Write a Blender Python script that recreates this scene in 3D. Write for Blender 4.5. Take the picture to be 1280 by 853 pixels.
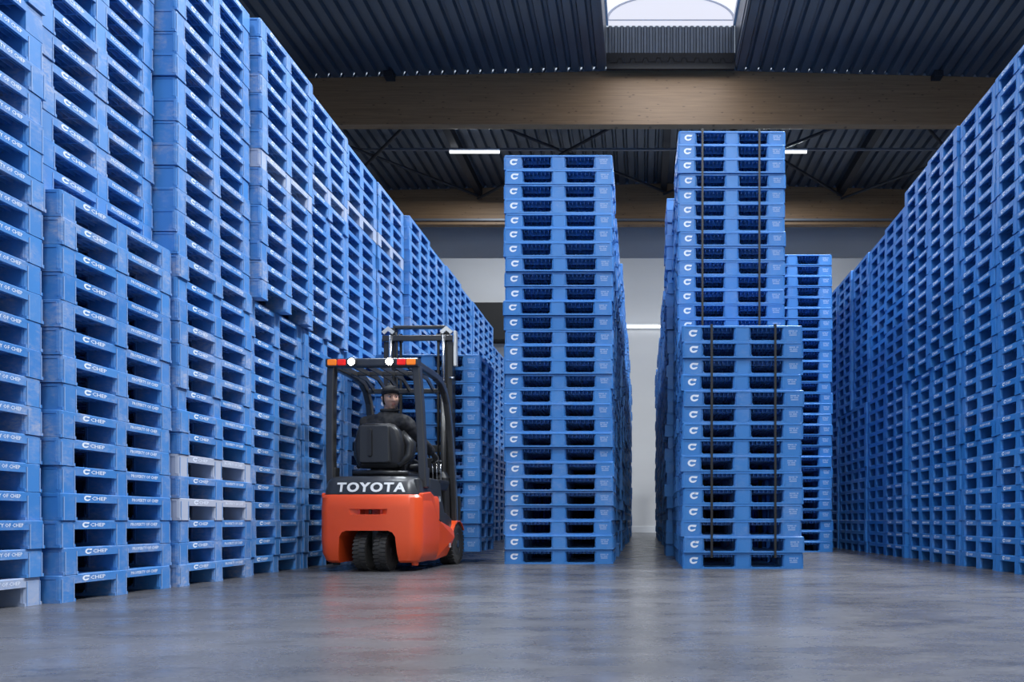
import bpy, bmesh, math, random
import numpy as np
from mathutils import Vector, Matrix, Euler

# ------------------------------------------------------------------ clear
for o in list(bpy.data.objects): bpy.data.objects.remove(o)
scene = bpy.context.scene
COL = scene.collection
random.seed(7)
PI = math.pi

# ------------------------------------------------------------------ camera (level, shifted lens)
F, VX, VY, CAMZ = 915.0, 803.0, 650.5, 0.487
cd = bpy.data.cameras.new('camera')
cd.sensor_width = 36.0
cd.lens = F / 1280 * 36
cd.shift_x = -(VX - 640) / 1280
cd.shift_y = (VY - 426.5) / 1280
cd.clip_end = 200
cam = bpy.data.objects.new('camera', cd); COL.objects.link(cam)
cam.location = (0, 0, CAMZ); cam.rotation_euler = (PI / 2, 0, 0)
scene.camera = cam
def P(px, py, d):                      # photo pixel + depth -> world point
    return Vector(((px - VX) * d / F, d, CAMZ + (VY - py) * d / F))

# ------------------------------------------------------------------ world, lights, exposure
w = bpy.data.worlds.new('world'); scene.world = w; w.use_nodes = True
w.node_tree.nodes['Background'].inputs[0].default_value = (0.72, 0.84, 1.0, 1)
w.node_tree.nodes['Background'].inputs[1].default_value = 0.70
def area(name, loc, rot, sx, sy, power, col):
    l = bpy.data.lights.new(name, 'AREA'); l.shape = 'RECTANGLE'; l.size = sx; l.size_y = sy
    l.energy = power; l.color = col
    o = bpy.data.objects.new(name, l); COL.objects.link(o); o.location = loc; o.rotation_euler = rot
    return o
# daylight entering through the roof lights above and behind the camera
area('skylight_daylight', (0.73, 3.0, 12.15), (0, 0, 0), 3.2, 5.6, 480, (0.90, 0.95, 1.0))
area('skylight_daylight', (0.73, -3.5, 12.15), (0, 0, 0), 3.2, 5.6, 1350, (0.90, 0.95, 1.0))
area('skylight_daylight', (0.73, 16.0, 12.30), (0, 0, 0), 3.0, 5.2, 230, (0.86, 0.92, 1.0))
scene.view_settings.view_transform = 'Standard'
scene.view_settings.look = 'None'
scene.view_settings.exposure = 0.08
scene.view_settings.gamma = 1.0
scene.view_settings.use_curve_mapping = False

# ------------------------------------------------------------------ node helpers / materials
MAT = {}
def mat(name, col=(0.5, 0.5, 0.5), rough=0.5, metal=0.0, spec=0.5, emit=None, estr=0.0):
    m = bpy.data.materials.new(name); m.use_nodes = True
    b = m.node_tree.nodes['Principled BSDF']
    b.inputs['Base Color'].default_value = (*col, 1)
    b.inputs['Roughness'].default_value = rough
    b.inputs['Metallic'].default_value = metal
    b.inputs['Specular IOR Level'].default_value = spec
    if emit:
        b.inputs['Emission Color'].default_value = (*emit, 1); b.inputs['Emission Strength'].default_value = estr
    MAT[name] = m
    return m
class NG:
    def __init__(s, m): s.t = m.node_tree; s.n = s.t.nodes; s.b = s.n['Principled BSDF']
    def add(s, kind, **kw):
        nd = s.n.new(kind)
        for k, v in kw.items():
            if k.startswith('i_'):
                key = k[2:]; key = int(key) if key.isdigit() else key.replace('_', ' ')
                s.set(nd.inputs[key], v)
            else: setattr(nd, k, v)
        return nd
    def set(s, inp, v):
        if hasattr(v, 'is_output'): s.t.links.new(v, inp)
        elif isinstance(v, (tuple, list)) and len(v) == 3 and inp.type == 'RGBA': inp.default_value = (*v, 1)
        else: inp.default_value = v
    def pos(s, scale):
        g = s.add('ShaderNodeNewGeometry'); m = s.add('ShaderNodeMapping', i_Vector=g.outputs['Position'], i_Scale=scale)
        return m.outputs[0]
    def noise(s, vec, scale, detail=4, rough=0.55):
        return s.add('ShaderNodeTexNoise', i_Vector=vec, i_Scale=scale, i_Detail=detail, i_Roughness=rough).outputs['Fac']
    def ramp(s, fac, stops):
        r = s.add('ShaderNodeValToRGB', i_Fac=fac); e = r.color_ramp.elements
        while len(e) < len(stops): e.new(0.5)
        for el, (p, c) in zip(e, stops):
            el.position = p; el.color = (c, c, c, 1) if not isinstance(c, tuple) else (*c, 1)
        return r.outputs[0]
    def math(s, op, a, b=0.0):
        return s.add('ShaderNodeMath', operation=op, i_0=a, i_1=b).outputs[0]
    def mix(s, fac, a, b, mode='MIX'):
        m = s.add('ShaderNodeMix', data_type='RGBA', blend_type=mode)
        s.set(m.inputs[0], fac); s.set(m.inputs[6], a); s.set(m.inputs[7], b)
        return m.outputs[2]
    def bump(s, h, strength, dist=0.01):
        bn = s.add('ShaderNodeBump', i_Height=h, i_Strength=strength, i_Distance=dist)
        s.t.links.new(bn.outputs[0], s.b.inputs['Normal'])

# blue pallet plastic: tone and wear belong to each pallet
def pallet_material():
    m = mat('pallet_plastic', (0.03, 0.16, 0.5), 0.42); g = NG(m)
    def attr(n):
        a = g.add('ShaderNodeAttribute', attribute_type='OBJECT', attribute_name=n).outputs['Fac']
        b = g.add('ShaderNodeAttribute', attribute_type='GEOMETRY', attribute_name=n + '_baked').outputs['Fac']
        return g.math('ADD', a, b)
    tone, wear = attr('tone'), attr('wear')
    base = g.mix(tone, (0.016, 0.150, 0.455), (0.048, 0.230, 0.590))
    base = g.mix(g.math('MINIMUM', g.math('MULTIPLY', wear, 0.22), 0.5), base, (0.125, 0.270, 0.540))
    n1 = g.noise(g.pos((1, 1, 1)), 5.0, 5, 0.65)
    n2 = g.noise(g.pos((1, 1, 2.2)), 26.0, 4, 0.7)
    scuff = g.math('MULTIPLY', g.ramp(n1, [(0.44, 0.0), (0.72, 1.0)]), g.ramp(n2, [(0.35, 0.0), (0.7, 1.0)]))
    scuff = g.math('MINIMUM', g.math('MULTIPLY', scuff, wear), 0.85)
    c = g.mix(scuff, base, (0.34, 0.38, 0.52))
    faded = g.ramp(g.math('SUBTRACT', g.math('MULTIPLY', wear, 0.1), g.math('MULTIPLY', n1, 0.55)), [(0.0, 0.0), (0.25, 1.0)])
    c = g.mix(faded, c, (0.40, 0.44, 0.55))
    g.set(g.b.inputs['Base Color'], c)
    g.set(g.b.inputs['Roughness'], g.ramp(n2, [(0.3, 0.34), (0.7, 0.5)]))
pallet_material()
mat('pallet_edge', (0.22, 0.35, 0.60), 0.45)
mat('print_white', (0.74, 0.79, 0.90), 0.5)
mat('print_pale', (0.30, 0.42, 0.68), 0.5)

def floor_material():
    m = mat('concrete_floor', (0.2, 0.2, 0.22), 0.3); g = NG(m)
    big = g.noise(g.pos((0.5, 0.8, 1)), 1.1, 6, 0.6)
    mid = g.noise(g.pos((0.9, 1.5, 1)), 2.6, 8, 0.70)
    fine = g.noise(g.pos((1, 1, 1)), 60.0, 3, 0.6)
    scr = g.noise(g.pos((0.9, 2.6, 1)), 2.2, 9, 0.78)
    c = g.mix(g.ramp(big, [(0.36, 0.0), (0.64, 1.0)]), (0.040, 0.039, 0.045), (0.118, 0.116, 0.128))
    c = g.mix(g.math('MULTIPLY', g.ramp(mid, [(0.42, 0.0), (0.66, 1.0)]), 0.65), c, (0.048, 0.046, 0.052))
    c = g.mix(g.math('MULTIPLY', g.ramp(scr, [(0.52, 0.0), (0.64, 1.0)]), 0.75), c, (0.028, 0.026, 0.029))
    c = g.mix(0.12, c, g.ramp(fine, [(0.3, 0.05), (0.7, 0.35)]))
    g.set(g.b.inputs['Base Color'], c)
    g.set(g.b.inputs['Roughness'], g.ramp(mid, [(0.3, 0.16), (0.7, 0.40)]))
    g.b.inputs['Specular IOR Level'].default_value = 0.6
    g.bump(g.math('ADD', g.math('MULTIPLY', big, 0.6), g.math('MULTIPLY', mid, 0.4)), 0.05, 0.02)
floor_material()

def wood_material():
    m = mat('glulam_wood', (0.3, 0.18, 0.08), 0.55); g = NG(m)
    grain = g.noise(g.pos((0.35, 3, 14)), 3.0, 6, 0.65)
    lam = g.noise(g.pos((0.05, 0.05, 22)), 1.0, 2, 0.5)
    kn = g.add('ShaderNodeTexVoronoi', i_Vector=g.pos((1.5, 1.0, 4.2)), i_Scale=2.2).outputs['Distance']
    knot = g.ramp(kn, [(0.07, 1.0), (0.16, 0.0)])
    c = g.mix(g.ramp(grain, [(0.3, 0.0), (0.7, 1.0)]), (0.140, 0.078, 0.037), (0.25, 0.150, 0.076))
    c = g.mix(g.math('MULTIPLY', g.ramp(lam, [(0.35, 0.0), (0.65, 1.0)]), 0.45), c, (0.27, 0.165, 0.085))
    c = g.mix(g.math('MULTIPLY', knot, 0.85), c, (0.055, 0.026, 0.012))
    g.set(g.b.inputs['Base Color'], c)
wood_material()

def sheet_material():
    m = mat('roof_sheet', (0.16, 0.18, 0.21), 0.38, 0.55); g = NG(m)
    n = g.noise(g.pos((3, 0.5, 3)), 2.2, 5, 0.6)
    g.set(g.b.inputs['Base Color'], g.mix(n, (0.070, 0.084, 0.106), (0.155, 0.180, 0.215)))
    g.set(g.b.inputs['Roughness'], g.ramp(n, [(0.3, 0.32), (0.7, 0.5)]))
sheet_material()
def wall_material():
    m = mat('white_wall', (0.66, 0.66, 0.67), 0.6); g = NG(m)
    n = g.noise(g.pos((0.4, 1, 0.9)), 1.2, 5, 0.6)
    g.set(g.b.inputs['Base Color'], g.mix(n, (0.60, 0.60, 0.61), (0.70, 0.70, 0.70)))
wall_material()
mat('dark_steel', (0.022, 0.025, 0.032), 0.5, 0.3)
mat('grey_wall', (0.20, 0.21, 0.24), 0.7)
mat('trim_white', (0.72, 0.73, 0.75), 0.5)
mat('pale_metal', (0.16, 0.17, 0.19), 0.5, 0.3)
mat('closer_grey', (0.20, 0.23, 0.28), 0.6)
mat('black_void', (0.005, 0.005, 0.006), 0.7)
mat('sky_pane', (0.2, 0.2, 0.22), 0.4, emit=(0.87, 0.90, 1.0), estr=0.95)
mat('sky_tympanum', (0.12, 0.12, 0.14), 0.4, emit=(0.84, 0.86, 0.98), estr=0.80)
mat('sky_rib', (0.5, 0.52, 0.58), 0.5)
mat('tube_light', (1, 1, 1), 0.4, emit=(0.93, 0.97, 1.0), estr=2.5)
mat('strap_black', (0.012, 0.012, 0.013), 0.45)
def paint(name, col, rough=0.3, var=0.12, coat=0.3):
    m = mat(name, col, rough); g = NG(m)
    n = g.noise(g.pos((1, 1, 1)), 7.0, 5, 0.6)
    g.set(g.b.inputs['Base Color'], g.mix(n, tuple(c * (1 - var) for c in col), tuple(min(1, c * (1 + var)) for c in col)))
    g.b.inputs['Coat Weight'].default_value = coat; g.b.inputs['Coat Roughness'].default_value = 0.2
paint('orange_paint', (0.80, 0.082, 0.016), 0.33, 0.05, 0.35)
paint('black_paint', (0.030, 0.032, 0.037), 0.35, 0.2, 0.3)
paint('black_plastic', (0.022, 0.022, 0.024), 0.5, 0.2, 0.0)
paint('grey_plastic', (0.030, 0.031, 0.034), 0.5, 0.2, 0.0)
paint('guard_paint', (0.040, 0.040, 0.042), 0.28, 0.15, 0.35)
paint('rubber', (0.032, 0.030, 0.029), 0.75, 0.3, 0.0)
paint('mast_steel', (0.040, 0.038, 0.036), 0.38, 0.3, 0.2)
mat('chrome', (0.65, 0.66, 0.68), 0.22, 1.0)
paint('vinyl', (0.020, 0.020, 0.022), 0.38, 0.2, 0.1)
mat('letter_white', (0.80, 0.80, 0.80), 0.4)
mat('lamp_lit', (1, 1, 1), 0.3, emit=(1.0, 0.86, 0.70), estr=60.0)
mat('lens_red', (0.55, 0.012, 0.010), 0.2, emit=(1.0, 0.03, 0.02), estr=0.35)
mat('lens_amber', (0.75, 0.17, 0.015), 0.2, emit=(1.0, 0.25, 0.02), estr=0.35)
mat('sticker_white', (0.70, 0.70, 0.68), 0.5)
mat('label_orange', (0.70, 0.10, 0.02), 0.45)
def cloth(name, c1, c2):
    m = mat(name, c1, 0.75); g = NG(m)
    n = g.noise(g.pos((1, 1, 1)), 24.0, 5, 0.6)
    g.set(g.b.inputs['Base Color'], g.mix(n, c1, c2)); g.bump(n, 0.25, 0.01)
cloth('jacket_black', (0.011, 0.011, 0.013), (0.026, 0.026, 0.030))
cloth('trouser_dark', (0.014, 0.015, 0.020), (0.028, 0.029, 0.036))
cloth('glove_grey', (0.045, 0.045, 0.050), (0.10, 0.10, 0.11))
cloth('beanie_black', (0.010, 0.010, 0.012), (0.022, 0.022, 0.025))
def skin():
    m = mat('skin', (0.52, 0.27, 0.18), 0.5); g = NG(m)
    n = g.noise(g.pos((1, 1, 1)), 30.0, 4, 0.6)
    g.set(g.b.inputs['Base Color'], g.mix(n, (0.54, 0.29, 0.20), (0.68, 0.42, 0.31)))
    g.b.inputs['Subsurface Weight'].default_value = 0.08; g.b.inputs['Subsurface Radius'].default_value = (0.01, 0.004, 0.002)
skin()
mat('hair_dark', (0.018, 0.012, 0.009), 0.6)
mat('eye_white', (0.75, 0.74, 0.72), 0.25)
mat('eye_dark', (0.03, 0.018, 0.012), 0.15)
mat('lip', (0.36, 0.13, 0.11), 0.45)

# ------------------------------------------------------------------ object helpers
def tag(o, label=None, cat=None, group=None, kind=None):
    if label: o['label'] = label
    if cat: o['category'] = cat
    if group: o['group'] = group
    if kind: o['kind'] = kind
    return o
def empty(name, loc=(0, 0, 0), rz=0.0):
    o = bpy.data.objects.new(name, None); o.empty_display_size = 0.2
    o.location = loc; o.rotation_euler = (0, 0, rz); COL.objects.link(o); return o
def link(name, me, parent=None, loc=None):
    o = bpy.data.objects.new(name, me); COL.objects.link(o)
    if parent: o.parent = parent
    if loc is not None: o.location = loc
    return o
def obj(name, bm, m, parent=None, loc=None, smooth=False, bevel=0.0, seg=2):
    bmesh.ops.recalc_face_normals(bm, faces=bm.faces)
    me = bpy.data.meshes.new(name); bm.to_mesh(me); bm.free()
    me.materials.append(MAT[m] if isinstance(m, str) else m)
    if smooth: me.polygons.foreach_set('use_smooth', [True] * len(me.polygons))
    o = link(name, me, parent, loc)
    if bevel:
        b = o.modifiers.new('bevel', 'BEVEL'); b.width = bevel; b.segments = seg; b.limit_method = 'ANGLE'; b.angle_limit = math.radians(40)
    return o
def B(): return bmesh.new()
def box(bm, x0, x1, y0, y1, z0, z1):
    vs = [bm.verts.new((x, y, z)) for z in (z0, z1) for y in (y0, y1) for x in (x0, x1)]
    for f in ((0, 2, 3, 1), (4, 5, 7, 6), (0, 1, 5, 4), (2, 6, 7, 3), (0, 4, 6, 2), (1, 3, 7, 5)): bm.faces.new([vs[i] for i in f])
    return bm
def loft(bm, rings, caps=True):
    rs = [[bm.verts.new(p) for p in r] for r in rings]; n = len(rs[0])
    for a, b in zip(rs, rs[1:]):
        for i in range(n): bm.faces.new((a[i], a[(i + 1) % n], b[(i + 1) % n], b[i]))
    if caps: bm.faces.new(rs[0][::-1]); bm.faces.new(rs[-1])
    return bm
def prism(bm, pts, axis, a, b):
    def mk(t):
        if axis == 'x': return [(t, p[0], p[1]) for p in pts]
        if axis == 'y': return [(p[0], t, p[1]) for p in pts]
        return [(p[0], p[1], t) for p in pts]
    return loft(bm, [mk(a), mk(b)])
def tube(bm, pts, r, n=8, caps=True):
    pts = [Vector(p) for p in pts]; rings = []
    rr = r if isinstance(r, (list, tuple)) else [r] * len(pts)
    up = None
    for i, p in enumerate(pts):
        t = (pts[min(i + 1, len(pts) - 1)] - pts[max(i - 1, 0)]).normalized()
        if up is None: up = Vector((0, 0, 1)) if abs(t.z) < 0.9 else Vector((1, 0, 0))
        s = t.cross(up).normalized(); up = s.cross(t).normalized()
        rings.append([p + s * math.cos(2 * PI * k / n) * rr[i] + up * math.sin(2 * PI * k / n) * rr[i] for k in range(n)])
    return loft(bm, rings, caps)
def bar(bm, pts, wx, wy):                      # rectangular bar swept along a path, wx across world x
    rings = []
    pts = [Vector(p) for p in pts]
    for i, p in enumerate(pts):
        t = (pts[min(i + 1, len(pts) - 1)] - pts[max(i - 1, 0)]).normalized()
        s = Vector((1, 0, 0)); s = (s - t * s.dot(t)).normalized(); u = t.cross(s).normalized()
        rings.append([p + s * a * wx / 2 + u * b * wy / 2 for a, b in ((-1, -1), (1, -1), (1, 1), (-1, 1))])
    return loft(bm, rings)
def lathe(bm, prof, axis='x', c=(0, 0, 0), n=28):    # prof: (r, t)
    rings = []
    for r, t in prof:
        ring = []
        for k in range(n):
            a = 2 * PI * k / n; u, v = r * math.cos(a), r * math.sin(a)
            ring.append({'x': (c[0] + t, c[1] + u, c[2] + v), 'y': (c[0] + u, c[1] + t, c[2] + v), 'z': (c[0] + u, c[1] + v, c[2] + t)}[axis])
        rings.append(ring)
    return loft(bm, rings)
def rrect(x0, x1, y0, y1, r, seg=4):
    pts = []
    for cx, cy, a0 in ((x1 - r, y0 + r, -90), (x1 - r, y1 - r, 0), (x0 + r, y1 - r, 90), (x0 + r, y0 + r, 180)):
        for k in range(seg + 1):
            a = math.radians(a0 + 90 * k / seg); pts.append((cx + r * math.cos(a), cy + r * math.sin(a)))
    return pts
def evaluated(o):
    bpy.context.view_layer.update()
    dg = bpy.context.evaluated_depsgraph_get()
    return bpy.data.meshes.new_from_object(o.evaluated_get(dg))
def bake(o):                                   # apply the modifiers of o to its own mesh
    me = evaluated(o); o.modifiers.clear(); o.data = me; return o
def text_mesh(s, size, extrude=0.0, res=2, bold=0.0, spacing=1.0):
    c = bpy.data.curves.new('text', 'FONT'); c.body = s; c.size = size; c.extrude = extrude; c.resolution_u = res
    c.align_x = 'CENTER'; c.align_y = 'CENTER'; c.offset = bold; c.space_character = spacing
    o = bpy.data.objects.new('text', c); COL.objects.link(o)
    me = evaluated(o); bpy.data.objects.remove(o); bpy.data.curves.remove(c)
    return me
def struct(name, bm, m, label, cat, **kw):
    return tag(obj(name, bm, m, **kw), label, cat, kind='structure')
# ------------------------------------------------------------------ the hall
RIDGE, ZR, SLOPE = 0.73, 12.33, 0.0245
X0, X1, YB, YF = -15.5, 17.0, 27.6, -10.0
def roof_z(x): return ZR - SLOPE * abs(x - RIDGE)
bm = B(); box(bm, X0, X1, YF, YB + 0.2, -0.2, 0); struct('floor', bm, 'concrete_floor', 'polished grey concrete warehouse floor', 'floor')
bm = B(); box(bm, X0, X1, YB, YB + 0.2, 0, 12.6); struct('wall_back', bm, 'white_wall', 'white back wall of the hall behind the pallet stacks', 'wall')
bm = B(); box(bm, X0 - 0.2, X0, YF, YB + 0.2, 0, 12.6); struct('wall_left', bm, 'grey_wall', 'grey side wall hidden behind the left pallets', 'wall')
bm = B(); box(bm, X1, X1 + 0.2, YF, YB + 0.2, 0, 12.6); struct('wall_right', bm, 'grey_wall', 'grey side wall hidden behind the right pallets', 'wall')
bm = B(); box(bm, X0, X1, YB - 0.03, YB, 0, 0.26); struct('baseboard_back', bm, 'trim_white', 'white base rail along the back wall', 'baseboard', bevel=0.01)

# trapezoidal roof sheets, ribs running away from the camera
BAYS = [(-10.0, -6.8), (-6.8, -0.3), (-0.3, 6.2), (6.2, 12.7), (12.7, 19.2), (19.2, 25.7), (25.7, 27.8)]
SKY = {(-6.8, -0.3), (-0.3, 6.2), (12.7, 19.2)}
SX0, SX1 = -0.95, 2.37
def roof_sheet(bm, xa, xb, ya, yb):
    n = max(1, round((xb - xa) / 0.33)); p = (xb - xa) / n; prof = []
    for i in range(n):
        x = xa + i * p
        prof += [(x, 0.10), (x + 0.22 * p, 0.10), (x + 0.34 * p, 0.0), (x + 0.88 * p, 0.0)]
    prof.append((xb, 0.10))
    a = [bm.verts.new((x, ya, roof_z(x) + h)) for x, h in prof]; b = [bm.verts.new((x, yb, roof_z(x) + h)) for x, h in prof]
    for i in range(len(a) - 1): bm.faces.new((a[i], a[i + 1], b[i + 1], b[i]))
bm = B()
for bay in BAYS:
    if bay in SKY:
        roof_sheet(bm, X0, SX0, *bay); roof_sheet(bm, SX1, X1, *bay)
        roof_sheet(bm, SX0, SX1, bay[0], bay[0] + 0.3); roof_sheet(bm, SX0, SX1, bay[1] - 0.3, bay[1])
    else: roof_sheet(bm, X0, X1, *bay)
ceiling = struct('ceiling', bm, 'roof_sheet', 'dark corrugated metal roof deck over the hall', 'ceiling')
sm = ceiling.modifiers.new('thick', 'SOLIDIFY'); sm.thickness = 0.012; sm.offset = 1

# glulam beams, pitched on top
def beam(y, label):
    b = B(); zb = 10.87
    prism(b, [(X0, zb), (X1, zb), (X1, roof_z(X1) - 0.01), (RIDGE, ZR - 0.01), (X0, roof_z(X0) - 0.01)], 'y', y - 0.12, y + 0.12)
    o = struct('glulam_beam', b, 'glulam_wood', label, 'beam', bevel=0.012)
    b = B(); prism(b, [(X0, roof_z(X0) - .005), (RIDGE, ZR - .005), (X1, roof_z(X1) - .005), (X1, roof_z(X1) + .09), (RIDGE, ZR + .09), (X0, roof_z(X0) + .09)], 'y', y - .05, y + .05); obj('rib_closer', b, 'closer_grey', o)
    return o
beam(19.32, 'nearer laminated wooden roof beam spanning below the skylight')
bk = beam(25.82, 'farther laminated wooden roof beam in front of white wall')
for y in (12.8, 6.3, -0.2, -6.7): beam(y, 'laminated wooden roof beam above the camera out of view')['group'] = 'beams out of view'
bm = B(); box(bm, X0, X1, 25.62, 25.695, 10.98, 11.05)
tag(obj('cable_tray', bm, 'pale_metal'), 'thin pale cable tray along lower edge of farther beam', 'cable tray')
for px in (488, 1170):
    p = P(px, 92, 19.15); bm = B(); box(bm, p.x - 0.12, p.x + 0.12, 18.95, 19.19, roof_z(p.x) - 0.16, roof_z(p.x) - 0.01)
    tag(obj('sensor_box', bm, 'dark_steel', bevel=0.01), 'small dark box on top of nearer beam, %s side' % ('left' if px < 600 else 'right'), 'box')

# skylights: upstand, arches and vault panes
def skylight(idx, ya, yb, label):
    t = tag(empty('window_%d' % idx, (RIDGE, (ya + yb) / 2, ZR)), label, 'skylight', kind='structure')
    O = Vector((RIDGE, (ya + yb) / 2, ZR)); hx = (SX1 - SX0) / 2; hy = (yb - ya) / 2; Z1, Z2 = 0.23, 0.93
    for s in (-1, 1):
        b = B(); box(b, min(s * hx, s * (hx + .06)), max(s * hx, s * (hx + .06)), -hy, hy, -0.10, Z2 + .02); obj('upstand', b, 'roof_sheet', t)
        b = B(); y = s * hy; box(b, -hx, hx, min(y, y + s * .08), max(y, y + s * .08), -0.18, Z1); obj('edge_beam', b, 'black_void', t)
        b = B(); n = 22; prof = []
        for i in range(n):
            x = -hx + i * 2 * hx / n; p = 2 * hx / n; prof += [(x, 0.05), (x + .3 * p, 0.05), (x + .45 * p, 0), (x + .85 * p, 0)]
        prof.append((hx, .05))
        lo = [b.verts.new((x, y + s * h, Z1)) for x, h in prof]; hi = [b.verts.new((x, y + s * h, Z2)) for x, h in prof]
        for i in range(len(lo) - 1): b.faces.new((lo[i], lo[i + 1], hi[i + 1], hi[i]))
        obj('corrugated_upstand', b, 'roof_sheet', t)
    RISE = 0.62; ZV = Z2 + 0.16
    def arc(r, n=24): return [(-r * hx * math.cos(PI * k / n), ZV + RISE * r * math.sin(PI * k / n)) for k in range(n + 1)]
    for s in (-1, 1):
        y = s * hy
        b = B(); vs = [b.verts.new((x, y, z)) for x, z in arc(0.985)] + [b.verts.new((hx * .985, y, Z2)), b.verts.new((-hx * .985, y, Z2))]; b.faces.new(vs); obj('end_pane', b, 'sky_tympanum', t)
        b = B(); box(b, -hx, hx, y - .02, y + .02, ZV - .03, ZV - .012); obj('glazing_bar', b, 'sky_rib', t)
    ny = 4
    for k in range(ny):
        a0, a1 = -hy + 2 * hy * k / ny + .02, -hy + 2 * hy * (k + 1) / ny - .02
        b = B(); A = [b.verts.new((x, a0, z)) for x, z in arc(1)]; C = [b.verts.new((x, a1, z)) for x, z in arc(1)]
        for i in range(len(A) - 1): b.faces.new((A[i], A[i + 1], C[i + 1], C[i]))
        obj('vault_pane', b, 'sky_pane', t, smooth=True)
    for k in range(ny + 1):
        y = -hy + 2 * hy * k / ny
        b = B(); loft(b, [[(x * f, y + dy, ZV + (z - ZV) * f) for f, dy in ((1.0, -.03), (1.0, .03), (.965, .03), (.965, -.03))] for x, z in arc(1)]); obj('arch_rib', b, 'sky_rib', t)
    for s in (-1, 1):
        b = B(); box(b, s * hx - .05, s * hx + .05, -hy, hy, Z2, ZV); obj('sill', b, 'trim_white', t)
    return t
skylight(1, 13.0, 18.9, 'bright vaulted skylight in the roof above the nearer beam')
skylight(2, 0.0, 5.9, 'vaulted skylight overhead, out of view')['group'] = 'skylights out of view'
skylight(3, -6.5, -0.6, 'vaulted skylight overhead, out of view')['group'] = 'skylights out of view'

# purlins and bracing in the far bay
for px, nm in ((533, 'left'), (838, 'middle'), (1130, 'right')):
    x = (px - VX) * 19.4 / F; bm = B(); box(bm, x - .11, x + .11, 19.44, 25.7, roof_z(x) - .30, roof_z(x) - .012)
    tag(obj('purlin', bm, 'dark_steel'), 'dark steel purlin in far roof bay, %s one of three' % nm, 'purlin', 'far bay purlins')
def rod(a, b, label, r=0.045):
    bm = B(); tube(bm, [a, b], r, 8); tag(obj('brace_rod', bm, 'dark_steel'), label, 'brace', 'roof bracing rods')
def zz(x): return roof_z(x) - .38
xs = [(533 - VX) * 19.4 / F, (838 - VX) * 19.4 / F, (1130 - VX) * 19.4 / F]
xl, xr = xs[0] - 5.2, xs[2] + 5.2
for (xa, xb, nm) in ((xl, xs[0], 'leftmost'), (xs[0], xs[1], 'left middle'), (xs[1], xs[2], 'right middle'), (xs[2], xr, 'rightmost')):
    rod((xa, 19.6, zz(xa)), (xb, 25.5, zz(xb)), 'dark diagonal roof brace receding to the right, %s bay' % nm)
    rod((xb, 19.6, zz(xb) - .1), (xa, 25.5, zz(xa) - .1), 'dark diagonal roof brace receding to the left, %s bay' % nm)
# lighting trunking and tubes
p = P(600, 190, 22.5)
bm = B(); box(bm, X0, X1, 22.44, 22.50, p.z + .03, p.z + .09); tag(obj('cable_trunking', bm, 'pale_metal'), 'thin steel lighting trunking crossing the far roof bay', 'trunking')
for cx, nm in ((593.5, 'beside the left purlin'), (977, 'beside the tall strapped stack')):
    q = P(cx, 189.5, 22.5); t = tag(empty('tube_luminaire', (q.x, 22.47, q.z)), 'lit white fluorescent tube luminaire hanging %s' % nm, 'ceiling light', 'fluorescent luminaires')
    b = B(); box(b, -.78, .78, -.06, .06, 0.0, .05); obj('housing', b, 'trim_white', t, bevel=.01)
    b = B(); tube(b, [(-.76, 0, -.035), (.76, 0, -.035)], .035, 12); obj('tube', b, 'tube_light', t, smooth=True)
    for s in (-.45, .45):
        b = B(); box(b, s - .03, s + .03, -.02, .02, .05, .12); obj('bracket', b, 'pale_metal', t)
    area('tube_glow', (q.x, 22.47, q.z - .085), (0, 0, 0), 1.5, .08, 420, (0.88, 0.94, 1.0)).parent = None
# two luminaire rows added out of view to brighten the pallet walls
for X, y, pw, nm in ((4.3, 2.9, 180, 'right row, nearest'), (4.3, 7.6, 1500, 'right row, middle'), (4.3, 11.2, 1500, 'right row, farthest'), (-5.15, 3.2, 560, 'left row, nearer'), (-5.15, 9.6, 560, 'left row, farther')):
    t = tag(empty('tube_luminaire', (X, y, 11.75)), 'added fill luminaire out of view overhead, %s' % nm, 'ceiling light', 'fluorescent luminaires')
    b = B(); box(b, -.35, .35, -.78, .78, 0.0, .07); obj('housing', b, 'trim_white', t, bevel=.01)
    for x in (-.24, -.08, .08, .24):
        b = B(); tube(b, [(x, -.76, -.035), (x, .76, -.035)], .035, 8); obj('tube', b, 'tube_light', t, smooth=True)
    area('added_fill_light', (X, y, 11.66), (0, 0, 0), .7, 1.5, pw, (0.88, 0.94, 1.0))
# wall luminaire seen down the middle aisle, dark duct on the back wall
q0, q1 = P(770, 408, YB - .1), P(850, 408, YB - .1)
t = tag(empty('wall_luminaire', ((q0.x + q1.x) / 2, YB - .08, q0.z)), 'bright white light strip on back wall between the aisle stacks', 'wall light')
hw = (q1.x - q0.x) / 2
b = B(); box(b, -hw, hw, 0.02, 0.08, -.06, .10); obj('housing', b, 'trim_white', t, bevel=.01)
b = B(); tube(b, [(-hw + .03, -.01, -.02), (hw - .03, -.01, -.02)], .045, 12); obj('tube', b, 'tube_light', t, smooth=True)
q0, q1 = P(560, 425, YB - .6), P(700, 378, YB - .6)
bm = B(); box(bm, q0.x - 2, q1.x, YB - .6, YB - .001, q0.z, q1.z); tag(obj('wall_duct', bm, 'black_void', bevel=.02), 'black boxed duct on back wall behind the left stacks', 'duct')
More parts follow.
